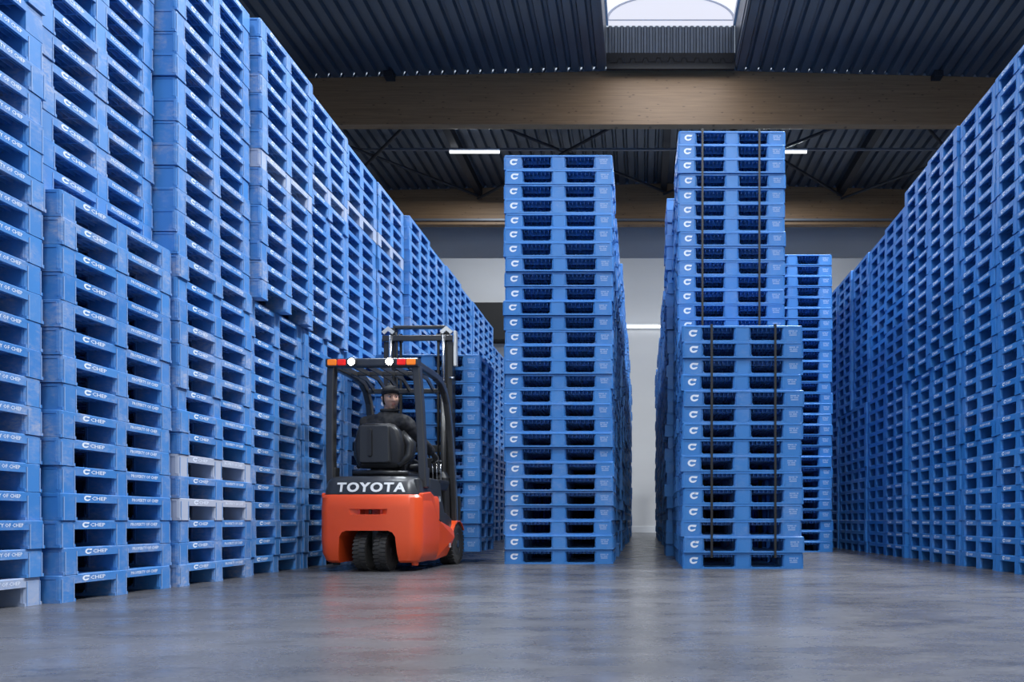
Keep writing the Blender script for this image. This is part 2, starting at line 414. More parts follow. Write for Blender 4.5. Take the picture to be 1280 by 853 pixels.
# ------------------------------------------------------------------ pallets
PITCH, PH, RIM, RUN = 0.162, 0.1608, 0.021, 0.018
SKIRT = 0.032                             # extra depth of the rim on the short sides
LL = 1.2
CX, MX = 0.20, 0.16                       # block widths along the long side
def fr(D): return 0.118 * D, 0.116 * D    # block widths along the short side
def deck_bm(D, ribs=True, rad=.022):
    b = B(); hx, hy = LL / 2, D / 2; z0, z1 = PH - RIM, PH
    out = rrect(-hx, hx, -hy, hy, rad, 3); out2 = rrect(-hx + .004, hx - .004, -hy + .004, hy - .004, rad * .8, 3)
    inn = rrect(-hx + .020, hx - .020, -hy + .020, hy - .020, .012, 3)
    loft(b, [[(x, y, z1 - .008) for x, y in inn], [(x, y, z0) for x, y in inn], [(x, y, z0) for x, y in out], [(x, y, z1 - .004) for x, y in out], [(x, y, z1) for x, y in out2]], caps=False)
    b.faces.new([b.verts.new((x, y, z1)) for x, y in out2]); b.faces.new([b.verts.new((x, y, z1 - .008)) for x, y in inn][::-1])
    cy, my = fr(D)
    for sx in (-1, 1):
        for sy in (-1, 1):
            ya, yb = sorted((sy * (my / 2 - .01), sy * (hy - cy + .01))); xa, xb = sorted((sx * hx, sx * (hx - .02)))
            box(b, xa, xb, ya, yb, z0 - SKIRT, z0 + .001)
    for sy in (-1, 1):                     # lip under the rim of the long faces
        ya, yb = sorted((sy * (hy - .001), sy * (hy + .0035))); box(b, -hx + .022, hx - .022, ya, yb, z0 + .0005, z0 + .007)
    if ribs:
        n = 27
        for i in range(1, n):
            x = -hx + LL * i / n; box(b, x - .003, x + .003, -hy + .02, hy - .02, z1 - .046, z1 - .008)
        m = 7 if D < .9 else 9
        for i in range(1, m):
            y = -hy + D * i / m; box(b, -hx + .02, hx - .02, y - .004, y + .004, z1 - .050, z1 - .008)
    return b
def block_bm(wx, wy, worn=False):
    b = B(); r = .020; o = rrect(-wx / 2, wx / 2, -wy / 2, wy / 2, r, 3)
    loft(b, [[(x, y, RUN) for x, y in o], [(x, y, PH - RIM) for x, y in o]])
    for sx in (-1, 1):                     # upright flanges beside the openings of the long faces
        for sy in (-1, 1):
            xa, xb = sorted((sx * (wx / 2 - .019), sx * (wx / 2 - .027))); ya, yb = sorted((sy * (wy / 2 - .001), sy * (wy / 2 + .0035)))
            box(b, xa, xb, ya, yb, RUN + .001, PH - RIM - .0005)
            xa, xb = sorted((sx * (wx / 2 - .001), sx * (wx / 2 + .003))); ya, yb = sorted((sy * (wy / 2 - .013), sy * (wy / 2 - .018)))
            k = len(b.faces); box(b, xa, xb, ya, yb, .001, PH - RIM - .0005)
            if worn:
                b.faces.ensure_lookup_table()
                for f in b.faces[k:]: f.material_index = 1
    return b
def runner_bm(wy):
    b = B(); f = .020; pts = [(-.6, 0), (.6, 0), (.6, RUN)]
    pr = [(-.6, RUN)]
    for a, c in ((-.6 + CX, -MX / 2), (MX / 2, .6 - CX)):
        pr += [(a - .0002, RUN), (a, RUN + f), (a + f * .35, RUN + f * .35), (a + f, RUN - .002), (c - f, RUN - .002), (c - f * .35, RUN + f * .35), (c, RUN + f), (c + .0002, RUN)]
    top = pts + pr[::-1][:-1] + [(-.6, RUN)]
    return prism(b, top, 'y', -wy / 2, wy / 2)
def layout(D):
    cy, my = fr(D)
    xs = [(-LL / 2 + CX / 2, CX), (0, MX), (LL / 2 - CX / 2, CX)]; ys = [(-D / 2 + cy / 2, cy), (0, my), (D / 2 - cy / 2, cy)]
    return xs, ys
# flat prints ------------------------------------------------------
def c_mark(w, h, n=14):                    # thick open C whose upper arm runs out to a tip
    v, f = [], []
    for k in range(n + 1):
        a = math.radians(62 + (360 - 114) * k / n)
        for r in (1.0, 0.46): v.append((r * math.cos(a) * w / 2, r * math.sin(a) * h / 2))
    for k in range(n): f.append((2 * k, 2 * k + 1, 2 * k + 3, 2 * k + 2))
    i = len(v); v += [(w * .10, h * .50), (w * .62, h * .46), (w * .50, h * .14), (w * .08, h * .20)]; f.append((i + 3, i + 2, i + 1, i))
    i = len(v); v += [(w * .10, -h * .22), (w * .34, -h * .12), (w * .52, -h * .12), (w * .36, -h * .40)]; f.append((i + 3, i + 2, i + 1, i))
    return v, f
def text_vf(s, width, height):
    me = text_mesh(s, 1.0, 0, 1, 0.012); v = np.array([x.co[:2] for x in me.vertices]); f = [tuple(p.vertices) for p in me.polygons]
    bpy.data.meshes.remove(me); lo, hi = v.min(0), v.max(0)
    v = (v - (lo + hi) / 2) / (hi - lo) * np.array([width, height]); return [tuple(p) for p in v], f
def bars_vf(words, width, height):         # far away lettering: one small bar for each letter
    v, f = [], []; n = sum(len(x) + 1 for x in words) - 1; step = width / n; x = -width / 2
    for wd in words:
        for c in wd:
            i = len(v); v += [(x, -height / 2), (x + step * .72, -height / 2), (x + step * .72, height / 2), (x, height / 2)]; f.append((i, i + 1, i + 2, i + 3)); x += step
        x += step
    return v, f
def shift(vf, du, dv): return [(a + du, b + dv) for a, b in vf[0]], vf[1]
def merge(*vfs):
    v, f = [], []
    for a, b in vfs: f += [tuple(i + len(v) for i in t) for t in b]; v += a
    return v, f
EPS = .0012
def on_short(vf, s=1): return [(s * (LL / 2 + EPS), s * u, z) for u, z in vf[0]], vf[1]
def on_long(vf, D, s=-1): return [(-s * u, s * (D / 2 + EPS), z) for u, z in vf[0]], vf[1]
def merge3(*vfs): return merge(*vfs)
ZT = PH - (RIM + SKIRT) / 2
T_CHEP, T_PROP = text_vf('CHEP', 1, 1), text_vf('PROPERTY OF CHEP', 1, 1)
def sc(vf, a, b): return [(u * a, v * b) for u, v in vf[0]], vf[1]
def prints(D, far=False):
    o = .22 * D
    chep = bars_vf(['CHEP'], .125 * D, .022) if far else sc(T_CHEP, .125 * D, .023)
    prop = bars_vf(['PROPERTY', 'OF', 'CHEP'], .265 * D, .018) if far else sc(T_PROP, .265 * D, .021)
    logo = merge(shift(c_mark(.052 * D, .034, 6 if far else 14), -o - .085 * D, ZT), shift(chep, -o + .015 * D, ZT))
    prop = shift(prop, o, ZT)
    lmark = shift(c_mark(.078, .068, 8 if far else 16), -LL / 2 + .105, .083)
    rows = merge(*[shift(bars_vf(ws, wd, .013), LL / 2 - .098 + dx, z) for ws, wd, z, dx in ((['IIIIII', 'II'], .090, .106, .004), (['III', 'IIIII'], .078, .086, 0), (['IIIIIIII'], .074, .066, .003))])
    return logo, prop, lmark, rows
def me_from(name, vf, m):
    me = bpy.data.meshes.new(name); me.from_pydata(vf[0], [], vf[1]); me.materials.append(MAT[m]); return me
KINDS = {}
for key, D in (('E', 0.8), ('U', 1.0)):
    xs, ys = layout(D); parts = []
    def keep(name, bm):
        bmesh.ops.recalc_face_normals(bm, faces=bm.faces); me = bpy.data.meshes.new(name); bm.to_mesh(me); bm.free(); me.materials.append(MAT['pallet_plastic']); return me
    parts.append(('deck', keep('deck', deck_bm(D)), (0, 0, 0)))
    cache = {}
    for x, wx in xs:
        for y, wy in ys:
            k = (round(wx, 4), round(wy, 4))
            if k not in cache: cache[k] = keep('block', block_bm(wx, wy, key == 'U')); cache[k].materials.append(MAT['pallet_edge'])
            parts.append(('block', cache[k], (x, y, 0)))
    for y, wy in ys:
        k = ('r', round(wy, 4))
        if k not in cache: cache[k] = keep('runner', runner_bm(wy))
        parts.append(('runner', cache[k], (0, y, 0)))
    logo, prop, lmark, rows = prints(D)
    if key == 'E':
        parts.append(('fine_print', me_from('fine_print', on_long(rows, D, -1), 'print_pale'), (0, 0, 0)))
        parts.append(('round_mark', me_from('round_mark', on_long(lmark, D, -1), 'print_white'), (0, 0, 0)))
    parts.append(('logo', me_from('logo', on_short(logo, 1), 'print_white'), (0, 0, 0)))
    parts.append(('lettering', me_from('lettering', on_short(prop, 1), 'print_white'), (0, 0, 0)))
    KINDS[key] = (D, parts)

# templates for the joined far pallets: triangles as arrays
def template(D, ribs, faces):
    xs, ys = layout(D); bm = deck_bm(D, False, .007)
    if ribs:
        for i in range(1, 14):
            x = -LL / 2 + LL * i / 14; box(bm, x - .004, x + .004, -D / 2 + .02, D / 2 - .02, PH - .045, PH - .008)
        for i in range(1, 6):
            y = -D / 2 + D * i / 6; box(bm, -LL / 2 + .02, LL / 2 - .02, y - .004, y + .004, PH - .050, PH - .008)
    for x, wx in xs:
        for y, wy in ys: box(bm, x - wx / 2 + .001, x + wx / 2 - .001, y - wy / 2 + .001, y + wy / 2 - .001, RUN, PH - RIM)
    for y, wy in ys: box(bm, -LL / 2 + .001, LL / 2 - .001, y - wy / 2 + .001, y + wy / 2 - .001, 0, RUN)
    bmesh.ops.recalc_face_normals(bm, faces=bm.faces)
    logo, prop, lmark, rows = prints(D, True); k0 = len(bm.faces)
    pv = []
    if 'short' in faces: pv += [on_short(logo), on_short(prop)]
    if 'long' in faces: pv += [on_long(lmark, D), on_long(rows, D)]
    bmesh.ops.triangulate(bm, faces=bm.faces)
    bm.verts.ensure_lookup_table(); bm.verts.index_update()
    v = [tuple(x.co) for x in bm.verts]; f = [tuple(x.index for x in q.verts) for q in bm.faces]; mi = [0] * len(f)
    for vv, ff in pv:
        n = len(v); v += vv
        for t in ff:
            for j in range(1, len(t) - 1): f.append((t[0] + n, t[j] + n, t[j + 1] + n)); mi.append(1)
    bm.free()
    return np.array(v), np.array(f, dtype=np.int32), np.array(mi, dtype=np.int32)
TPL = {('U', 2): template(1.0, True, ()), ('E', 2): template(.8, True, ()), ('U', 1): template(1.0, True, ('short',)), ('E', 1): template(.8, True, ('short', 'long')), ('E', 0): template(.8, False, ('short',)), ('U', 0): template(1.0, False, ())}

# stacks: (kind, centre x, centre y, rz, first z, count, ...)
rng = random.Random(11)
PALLETS = []      # dicts
def stack(kind, cx, cy, rz, n, z0=0.0, phrase='', lod=1, rank=1.0, wear=(.2, .5), tone=(.2, .7), jit=.005, faded=(), start=0, total=None, vis=None, rot=.25, fade_amt=8.0):
    bx, by = rng.gauss(0, .004), rng.gauss(0, .004)
    for i in range(n):
        wr = rng.uniform(*wear) if rng.random() < .75 else rng.uniform(wear[1], wear[1] * 1.7)
        PALLETS.append(dict(kind=kind, x=cx + bx + rng.gauss(0, jit), y=cy + by + rng.gauss(0, jit), rz=rz + math.radians(rng.gauss(0, rot)), z=z0 + i * PITCH,
                            tone=rng.uniform(*tone), wear=fade_amt if (i + start) in faded else wr, lod=lod, idx=i + start + 1, total=total or (n + start), phrase=phrase,
                            rank=rank if (vis is None or i in vis) else 0.0, faded=(i + start) in faded))
# ---- left wall: 1.0 m faces towards the aisle
LXW = 3.40
ORD = ['nearest', 'second', 'third', 'fourth', 'fifth', 'sixth', 'seventh', 'eighth', 'ninth', 'tenth', 'eleventh', 'twelfth', 'thirteenth', 'fourteenth', 'fifteenth', 'sixteenth']
starts = [3.225, 4.275, 5.335, 6.365, 7.39, 8.42, 9.45, 10.48, 11.52, 12.56, 13.58, 14.61, 15.66, 16.7, 17.7]
offs_lo = [.06, .0, -.02, .03, .02, .00, .03, .01, .02, -.03, .02, .0, .0, .06, .05]
offs_up = [.06, .13, -.01, -.085, -.02, .02, .01, -.06, -.02, -.04, .0, -.03, .0, .06, .05]
for k, y0 in enumerate(starts):
    cy = y0 + .505; w = (.5, 1.3) if k < 8 else (.3, .9)
    ph = 'left wall, %s column' % ORD[k]
    cxl, cxu = -(LXW + offs_lo[k]) - .6, -(LXW + offs_up[k]) - .6
    nu = 15 if k < 12 else (15 if k == 12 else 13)
    lod = 1 if k < 9 else 0
    if k == 12: cxu = cxl
    stack('U', cxl, cy, 0, 15, 0, ph, 1 if k < 6 else 2, wear=w, tone=(.25, .9), faded={0: (0,), 2: (3, 5)}.get(k, ()), total=30, fade_amt=7.0 if k == 2 else 4.2)
    stack('U', cxu, cy, 0, nu, 15 * PITCH, ph, 1 if k < 5 else 2, wear=w, tone=(.25, .9), faded={3: (22,), 4: (24,), 5: (25,), 6: (25,), 2: ()}.get(k, ()), start=15, total=15 + nu, fade_amt=4.4)
    stack('U', -(LXW + 1.20) - .68, cy, 0, 30 if k < 13 else 28, 0, '', 0, rank=0, wear=w, tone=(.25, .9))      # second row behind
# ---- right wall: 0.8 m faces towards the aisle
RXW = 3.38
for k in range(11):
    y0 = 6.19 + .81 * k; cy = y0 + .40; ph = 'right wall, %s column in view' % ORD[k]
    ol = [.0, .01, .0, .035, .0, .02, .0, .03, .0, .03, .02][k]; ou = [.0, .0, -.02, -.01, .0, .05, .04, .0, .0, -.02, .0][k]
    nu = 15 if k < 4 else 14
    stack('E', RXW + ol + .6, cy, PI, 14, 0, ph, 1 if k < 5 else 2, wear=(.05, .25), tone=(.0, .45), total=14 + nu)
    stack('E', RXW + ou + .6, cy, PI, nu, 14 * PITCH, ph, 1 if k < 4 else 2, wear=(.05, .25), tone=(.0, .45), start=14, total=14 + nu)
    stack('E', RXW + 1.20 + .68, cy, PI, 14 + nu, 0, '', 0, rank=0, wear=(.05, .25), tone=(.0, .45))
# ---- aisle stacks, 1.2 m faces towards the camera
AX, BX = -.932, 1.0
stack('E', AX, 8.10 + .4, 0, 28, 0, 'unstrapped stack right of the forklift', 1, wear=(.1, .35), tone=(.3, .8), jit=.009)
for k in range(1, 17):
    stack('E', AX + rng.uniform(-.02, .02), 8.10 + .4 + .86 * k, 0, 28, 0, '', 0, rank=0, wear=(.1, .3), tone=(.2, .7), jit=.012)
stack('E', BX, 7.30 + .4, 0, 15, 0, 'shorter strapped stack', 1, wear=(.1, .35), tone=(.25, .7), jit=.009)
stack('E', .995, 8.21 + .4, 0, 30, 0, 'taller strapped stack', 1, wear=(.1, .3), tone=(.35, .85), jit=.008, vis=range(15, 30))
for k in range(1, 15):
    stack('E', BX + (-.06 if k == 2 else rng.uniform(-.025, .02)), 8.21 + .4 + .87 * k, 0, 30 if k < 9 else 29, 0, '', 0, rank=0, wear=(.1, .3), tone=(.2, .7), jit=.012)
stack('E', 2.29, 11.15 + .4, 0, 28, 0, 'stack behind the strapped stacks', 1, wear=(.05, .2), tone=(.15, .5), jit=.008)
for k in range(1, 8):
    stack('E', 2.29, 11.15 + .4 + .86 * k, 0, 28, 0, '', 0, rank=0, wear=(.05, .2), tone=(.15, .5), jit=.01)
DZ = .125
stack('E', -2.47, 8.40 + .4, 0, 14, DZ, 'stack carried on the forks', 1, wear=(.2, .5), tone=(.3, .8), jit=.008)

def px_area(p):
    if p['rank'] == 0: return 0
    D = KINDS[p['kind']][0]
    if abs(math.cos(p['rz'])) > .9 and p['kind'] == 'E' and abs(p['x']) < 3.2: a, b = (p['x'] - .6, p['y'] - .4), (p['x'] + .6, p['y'] - .4)
    else:
        s = .6 if p['x'] < 0 else -.6; a, b = (p['x'] + s, p['y'] - D / 2), (p['x'] + s, p['y'] + D / 2)
    pts = []
    for (x, y) in (a, b):
        y = max(y, .5)
        for z in (p['z'], p['z'] + PITCH): pts.append((VX + F * x / y, VY - F * (z - CAMZ) / y))
    ux0, ux1 = min(q[0] for q in pts), max(q[0] for q in pts); m0 = sum(q[1] for q in pts) / 4
    hgt = F * PITCH / ((a[1] + b[1]) / 2)
    wd = max(0, min(1280, ux1) - max(0, ux0))
    if m0 < -hgt * .5 or m0 > 853: return 0
    return wd * hgt * p['rank']
order = sorted(range(len(PALLETS)), key=lambda i: -px_area(PALLETS[i]))
chosen = set(i for i in order[:300] if px_area(PALLETS[i]) > 0)
NUM = ['', 'bottom', 'second', 'third', 'fourth', 'fifth', 'sixth', 'seventh', 'eighth', 'ninth', 'tenth', 'eleventh', 'twelfth', 'thirteenth', 'fourteenth', 'fifteenth', 'sixteenth']
def pallet_label(p):
    i, n = p['idx'], p['total']
    if i == 1: pos = 'at the bottom of'
    elif i == n: pos = 'on top of'
    elif i <= 16 and i <= n / 2 + 1: pos = '%s from the bottom of' % NUM[i]
    else: pos = '%s from the top of' % NUM[n - i + 1]
    return '%sblue plastic pallet %s %s' % ('faded greyish ' if p['faded'] else '', pos, p['phrase'] if ('wall' in p['phrase']) else 'the ' + p['phrase'])
for i in sorted(chosen):
    p = PALLETS[i]; D, parts = KINDS[p['kind']]
    r = empty('plastic_pallet', (p['x'], p['y'], p['z']), p['rz'])
    tag(r, pallet_label(p), 'pallet', 'stacked blue plastic pallets')
    for nm, me, loc in parts:
        o = bpy.data.objects.new(nm, me); COL.objects.link(o); o.parent = r; o.location = loc
        if nm in ('deck', 'block', 'runner'): o['tone'] = p['tone']; o['wear'] = p['wear']
VV, FF, MI, TO, WE = [], [], [], [], []; nv = 0
for i, p in enumerate(PALLETS):
    if i in chosen: continue
    v, f, mi = TPL[(p['kind'], p['lod'])]; c, s = math.cos(p['rz']), math.sin(p['rz'])
    q = np.empty_like(v); q[:, 0] = v[:, 0] * c - v[:, 1] * s + p['x']; q[:, 1] = v[:, 0] * s + v[:, 1] * c + p['y']; q[:, 2] = v[:, 2] + p['z']
    VV.append(q); FF.append(f + nv); MI.append(mi); TO.append(np.full(len(v), p['tone'])); WE.append(np.full(len(v), p['wear'])); nv += len(v)
VV = np.concatenate(VV); FF = np.concatenate(FF); MI = np.concatenate(MI)
me = bpy.data.meshes.new('distant_pallets'); nf = len(FF)
me.vertices.add(nv); me.vertices.foreach_set('co', VV.astype(np.float32).ravel())
me.loops.add(nf * 3); me.loops.foreach_set('vertex_index', FF.ravel())
me.polygons.add(nf); me.polygons.foreach_set('loop_start', np.arange(0, nf * 3, 3, dtype=np.int32)); me.polygons.foreach_set('loop_total', np.full(nf, 3, dtype=np.int32))
me.polygons.foreach_set('material_index', MI); me.polygons.foreach_set('use_smooth', np.zeros(nf, dtype=bool))
me.materials.append(MAT['pallet_plastic']); me.materials.append(MAT['print_white'])
for nm, arr in (('tone_baked', TO), ('wear_baked', WE)):
    at = me.attributes.new(nm, 'FLOAT', 'POINT'); at.data.foreach_set('value', np.concatenate(arr).astype(np.float32))
me.update(calc_edges=True)
tag(link('distant_pallets', me), 'blue plastic pallets in the farther stacks of walls and aisle rows', 'pallets', kind='stuff')
print('PALLETS', len(PALLETS), 'individual', len(chosen), 'stuff tris', nf)

# straps around the two strapped stacks
def strap(x, y0, y1, z0, z1, label):
    b = B(); wd, t = .0115, .002
    o = [(y0, z0), (y1, z0), (y1, z1), (y0, z1)]; i_ = [(y0 + t, z0 + t), (y1 - t, z0 + t), (y1 - t, z1 - t), (y0 + t, z1 - t)]
    R = []
    for xx in (x - wd, x + wd):
        R.append(([b.verts.new((xx, *q)) for q in o], [b.verts.new((xx, *q)) for q in i_]))
    for k in range(4):
        j = (k + 1) % 4
        b.faces.new((R[0][0][k], R[0][0][j], R[1][0][j], R[1][0][k])); b.faces.new((R[0][1][k], R[0][1][j], R[1][1][j], R[1][1][k]))
        b.faces.new((R[0][0][k], R[0][0][j], R[0][1][j], R[0][1][k])); b.faces.new((R[1][0][k], R[1][0][j], R[1][1][j], R[1][1][k]))
    tag(obj('strap', b, 'strap_black'), label, 'strap', 'black straps around the stacks')
top1, top2 = 15 * PITCH, 30 * PITCH
for px, nm in ((889.3, 'left'), (968.4, 'right')):
    strap((px - VX) * 7.30 / F, 7.264, 8.14, .1125, top1 + .004, '%s black strap around the shorter strapped pallet stack' % nm)
for px, nm in ((877.8, 'left'), (948.7, 'right')):
    strap((px - VX) * 8.21 / F, 8.176, 9.05, .1125, top2 + .004, '%s black strap around the taller strapped pallet stack' % nm)
# ------------------------------------------------------------------ forklift
FK = empty('forklift', (-2.575, 6.84, 0), math.radians(-2.0))
tag(FK, 'orange and black three-wheel electric forklift with lit rear lamps', 'forklift')
def fk(name, bm, m, parent=FK, **kw): return obj(name, bm, m, parent, **kw)
def rear_y(x, hw=.49):                         # bowed rear outline
    return .045 * (abs(x) / hw) ** 2
def outline(hw, yo, yfront, r=.13, bow=.045):
    pts = [(-hw, yfront)]
    n = 12
    cxx = hw - r; ybase = bow * (cxx / .49) ** 2 + yo
    for k in range(n + 1):
        a = math.radians(180 + 82 * k / n); pts.append((-cxx + r * math.cos(a), ybase + r * 1.0 + r * math.sin(a)))
    for k in range(1, 10):
        x = -cxx + 2 * cxx * k / 10; pts.append((x, bow * (x / .49) ** 2 + yo))
    for k in range(n + 1):
        a = math.radians(278 + 82 * k / n); pts.append((cxx + r * math.cos(a), ybase + r + r * math.sin(a)))
    pts.append((hw, yfront)); return pts
def ring(hw, yo, yfront, z, r=.13): return [(x, y, z) for x, y in outline(hw, yo, yfront, r)]
def cut(o, bm):
    bmesh.ops.recalc_face_normals(bm, faces=bm.faces)
    me = bpy.data.meshes.new('cutter'); bm.to_mesh(me); bm.free(); c = link('cutter', me, FK)
    md = o.modifiers.new('cut', 'BOOLEAN'); md.operation = 'DIFFERENCE'; md.object = c; md.solver = 'EXACT'
    return c
# counterweight
b = B(); loft(b, [ring(.435, .055, .62, .085, .12), ring(.455, .03, .62, .105, .12), ring(.482, .008, .62, .175), ring(.49, .0, .62, .30), ring(.49, .0, .62, .60), ring(.486, .008, .62, .700), ring(.470, .025, .62, .728)])
cw = fk('counterweight', b, 'orange_paint')
b = B(); arch = [(-.295, 0), (.295, 0), (.262, .33), (.235, .372), (.195, .388), (-.205, .388), (-.245, .372), (-.268, .33)]
prism(b, arch, 'y', -.1, .50); c1 = cut(cw, b)
b = B(); loft(b, [[(x, -.05, z) for x, z in ((-.185, .535), (.205, .535), (.215, .595), (-.195, .595))], [(x, .012, z) for x, z in ((-.16, .54), (.18, .54), (.19, .59), (-.17, .59))], [(x, .05, z) for x, z in ((-.105, .543), (.125, .543), (.125, .588), (-.105, .588))]])
c2 = cut(cw, b)
b = B(); box(b, -.085, .105, .0, .16, .544, .586); c3 = cut(cw, b)
bake(cw)
for c in (c1, c2, c3): bpy.data.objects.remove(c)
bv = cw.modifiers.new('bevel', 'BEVEL'); bv.width = .010; bv.segments = 2; bv.limit_method = 'ANGLE'; bv.angle_limit = math.radians(50)
b = B(); tube(b, [(.012, .055, .54), (.012, .055, .595)], .016, 12); fk('tow_pin', b, 'mast_steel', smooth=True)
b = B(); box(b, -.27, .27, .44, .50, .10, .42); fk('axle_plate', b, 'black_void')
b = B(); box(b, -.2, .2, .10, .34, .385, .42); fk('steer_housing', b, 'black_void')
b = B(); box(b, -.02, .045, .16, .24, .17, .41); fk('steer_fork', b, 'mast_steel', bevel=.008)
for x in (-.36, .40):
    b = B(); lathe(b, [(.030, 0), (.034, .02), (.034, .05)], 'z', (x, .16, .055), 12); fk('stabilizer_pad', b, 'rubber' if x < 0 else 'orange_paint', smooth=False)
# wheels
def wheel(name, x, y, r, wd, hubside, treads=30):
    t = empty(name, (x, y, r)); t.parent = FK
    b = B(); h = wd / 2; lathe(b, [(r * .56, -h * .88), (r * .80, -h), (r * .93, -h * .96), (r * .965, -h * .8), (r * .965, h * .8), (r * .93, h * .96), (r * .80, h), (r * .56, h * .88)], 'x', (0, 0, 0), 40)
    obj('tyre', b, 'rubber', t, smooth=False)
    b = B()
    for k in range(treads):
        a = 2 * PI * k / treads
        for s in (-1, 1):
            m0 = Matrix.Rotation(a + (s * PI / treads / 2), 4, 'X')
            q = [(s * .06 * wd, -r * .062, r * .955), (s * .5 * wd, -r * .075, r * .955), (s * .5 * wd, r * .055, r * .955), (s * .06 * wd, r * .068, r * .955)]
            tp = [(p[0], p[1] * .86, r) for p in q]
            loft(b, [[m0 @ Vector(p) for p in q], [m0 @ Vector(p) for p in tp]])
    tr = obj('tread', b, 'rubber', t); tr['kind'] = 'stuff'
    b = B(); s = hubside; lathe(b, [(r * .57, 0), (r * .57, s * h * .86), (r * .50, s * h * .90), (r * .44, s * h * .55), (r * .20, s * h * .5), (r * .18, s * h * .95), (.01, s * h)], 'x', (0, 0, 0), 28)
    hb = obj('hub', b, 'black_paint', t, smooth=False)
    for k in range(5):
        a = 2 * PI * k / 5; b = B(); lathe(b, [(.011, s * h * .48), (.011, s * h * .62)], 'x', (0, r * .32 * math.cos(a), r * .32 * math.sin(a)), 6); obj('lug_nut', b, 'chrome', t)
    return t
wheel('rear_wheel', -.085, .20, .192, .118, -1); wheel('rear_wheel', .110, .20, .192, .118, 1)
wheel('front_wheel', .405, 1.30, .225, .165, 1); wheel('front_wheel', -.405, 1.30, .225, .165, -1)
# black cover above the counterweight, with the raised lettering
b = B(); loft(b, [ring(.468, .028, .55, .729), ring(.466, .034, .55, .76), ring(.455, .060, .55, .85), ring(.440, .085, .55, .885), ring(.41, .12, .55, .905)])
pan = fk('rear_cover', b, 'black_paint', smooth=False, bevel=.006)
me = text_mesh('TOYOTA', .130, .004, 4, .0045, 1.16); me.materials.append(MAT['letter_white'])
vs = np.array([v.co[:] for v in me.vertices]); lo, hi = vs.min(0), vs.max(0); wdt = hi[0] - lo[0]; hgt = hi[1] - lo[1]
for v in me.vertices:
    x = (v.co.x - (lo[0] + hi[0]) / 2) / wdt * .655; z = (v.co.y - (lo[1] + hi[1]) / 2) / hgt * .092; zz_ = .797 + z
    off = .034 + (zz_ - .76) * .29
    v.co = (x + .018, .045 * ((x + .018) / .49) ** 2 + off - .004 - v.co.z, zz_)
tl = link('brand_lettering', me, pan); tl['label'] = 'raised white TOYOTA lettering'
b = B(); loft(b, [[(x, y, z) for x, y in rrect(.405, .452, .11, .19, .012, 2)] for z in (.735, .875)]); fk('cover_end', b, 'grey_plastic')
for o in (cw, pan):
    o.data.polygons.foreach_set('use_smooth', [True] * len(o.data.polygons)); o.data.set_sharp_from_angle(angle=math.radians(28))
# orange flanks
def flank(s):
    prof = [(.12, .10), (.62, .078), (1.02, .105), (1.10, .30), (1.135, .37), (1.02, .41), (.63, .485), (.60, .50), (.44, .735), (.36, .765), (.12, .745)]
    b = B(); xa, xb = sorted((s * .415, s * .492)); prism(b, prof, 'x', xa, xb)
    for v in b.verts:
        if v.co.z < .12: v.co.x -= s * .045 * (1 if abs(v.co.x) > .45 else 0)
    o = fk('flank', b, 'orange_paint', bevel=.014, seg=3)
    b = B(); prism(b, [(.60, .488), (.66, .470), (.67, .476), (.61, .494)], 'x', *sorted((s * .490, s * .4945))); obj('seam', b, 'black_void', o)
    return o
fl = flank(1); flank(-1)
for s, x, y, z, sz, wd, hh in (('15', .4945, .97, .218, .07, .062, .045),):
    me = text_mesh(s, sz, 0, 3, .002); me.materials.append(MAT['sticker_white']); vs = np.array([v.co[:] for v in me.vertices]); lo, hi = vs.min(0), vs.max(0)
    for v in me.vertices: v.co = (x, y + (v.co.x - (lo[0] + hi[0]) / 2) / (hi[0] - lo[0]) * wd, z + (v.co.y - (lo[1] + hi[1]) / 2) / (hi[1] - lo[1]) * hh)
    link('capacity_number', me, fl)
# chassis, floor and side panels
b = B(); box(b, -.40, .40, .50, 1.36, .085, .44); fk('chassis', b, 'black_plastic', bevel=.01)
b = B(); box(b, -.44, .44, .62, 1.30, .44, .47); fk('floor_plate', b, 'rubber', bevel=.006)
for s in (-1, 1):
    b = B(); prism(b, [(.40, .73), (.60, .50), (.66, .47), (.92, .42), (.92, .52), (.80, .72), (.74, .90), (.42, .905)], 'x', *sorted((s * .40, s * .462))); sp = fk('side_cover', b, 'grey_plastic', bevel=.012)
    if s == 1:
        for zc, hh in ((.705, .06),):
            me = text_mesh('15' if zc < .7 else '16', .06, 0, 3, .002); me.materials.append(MAT['sticker_white']); vs = np.array([v.co[:] for v in me.vertices]); lo, hi = vs.min(0), vs.max(0)
            for v in me.vertices: v.co = (.4635, .715 + (v.co.x - (lo[0] + hi[0]) / 2) / (hi[0] - lo[0]) * .05, zc + (v.co.y - (lo[1] + hi[1]) / 2) / (hi[1] - lo[1]) * hh)
            link('model_number', me, sp)
    b = B(); prism(b, [(.66, .455), (1.00, .40), (1.16, .395), (1.16, .50), (.98, .56), (.80, .58)], 'x', *sorted((s * .405, s * .455))); fk('step_cover', b, 'black_plastic', bevel=.012)
    # front fender
    b = B(); pr = []
    for k in range(7):
        a = math.radians(168 - 22 * k); pr.append((1.30 + .262 * math.cos(a), .225 + .262 * math.sin(a)))
    pr2 = [(1.30 + (y - 1.30) * .94, .225 + (z - .225) * .94) for y, z in pr]
    prism(b, pr + pr2[::-1], 'x', *sorted((s * .32, s * .495))); fk('front_fender', b, 'orange_paint')
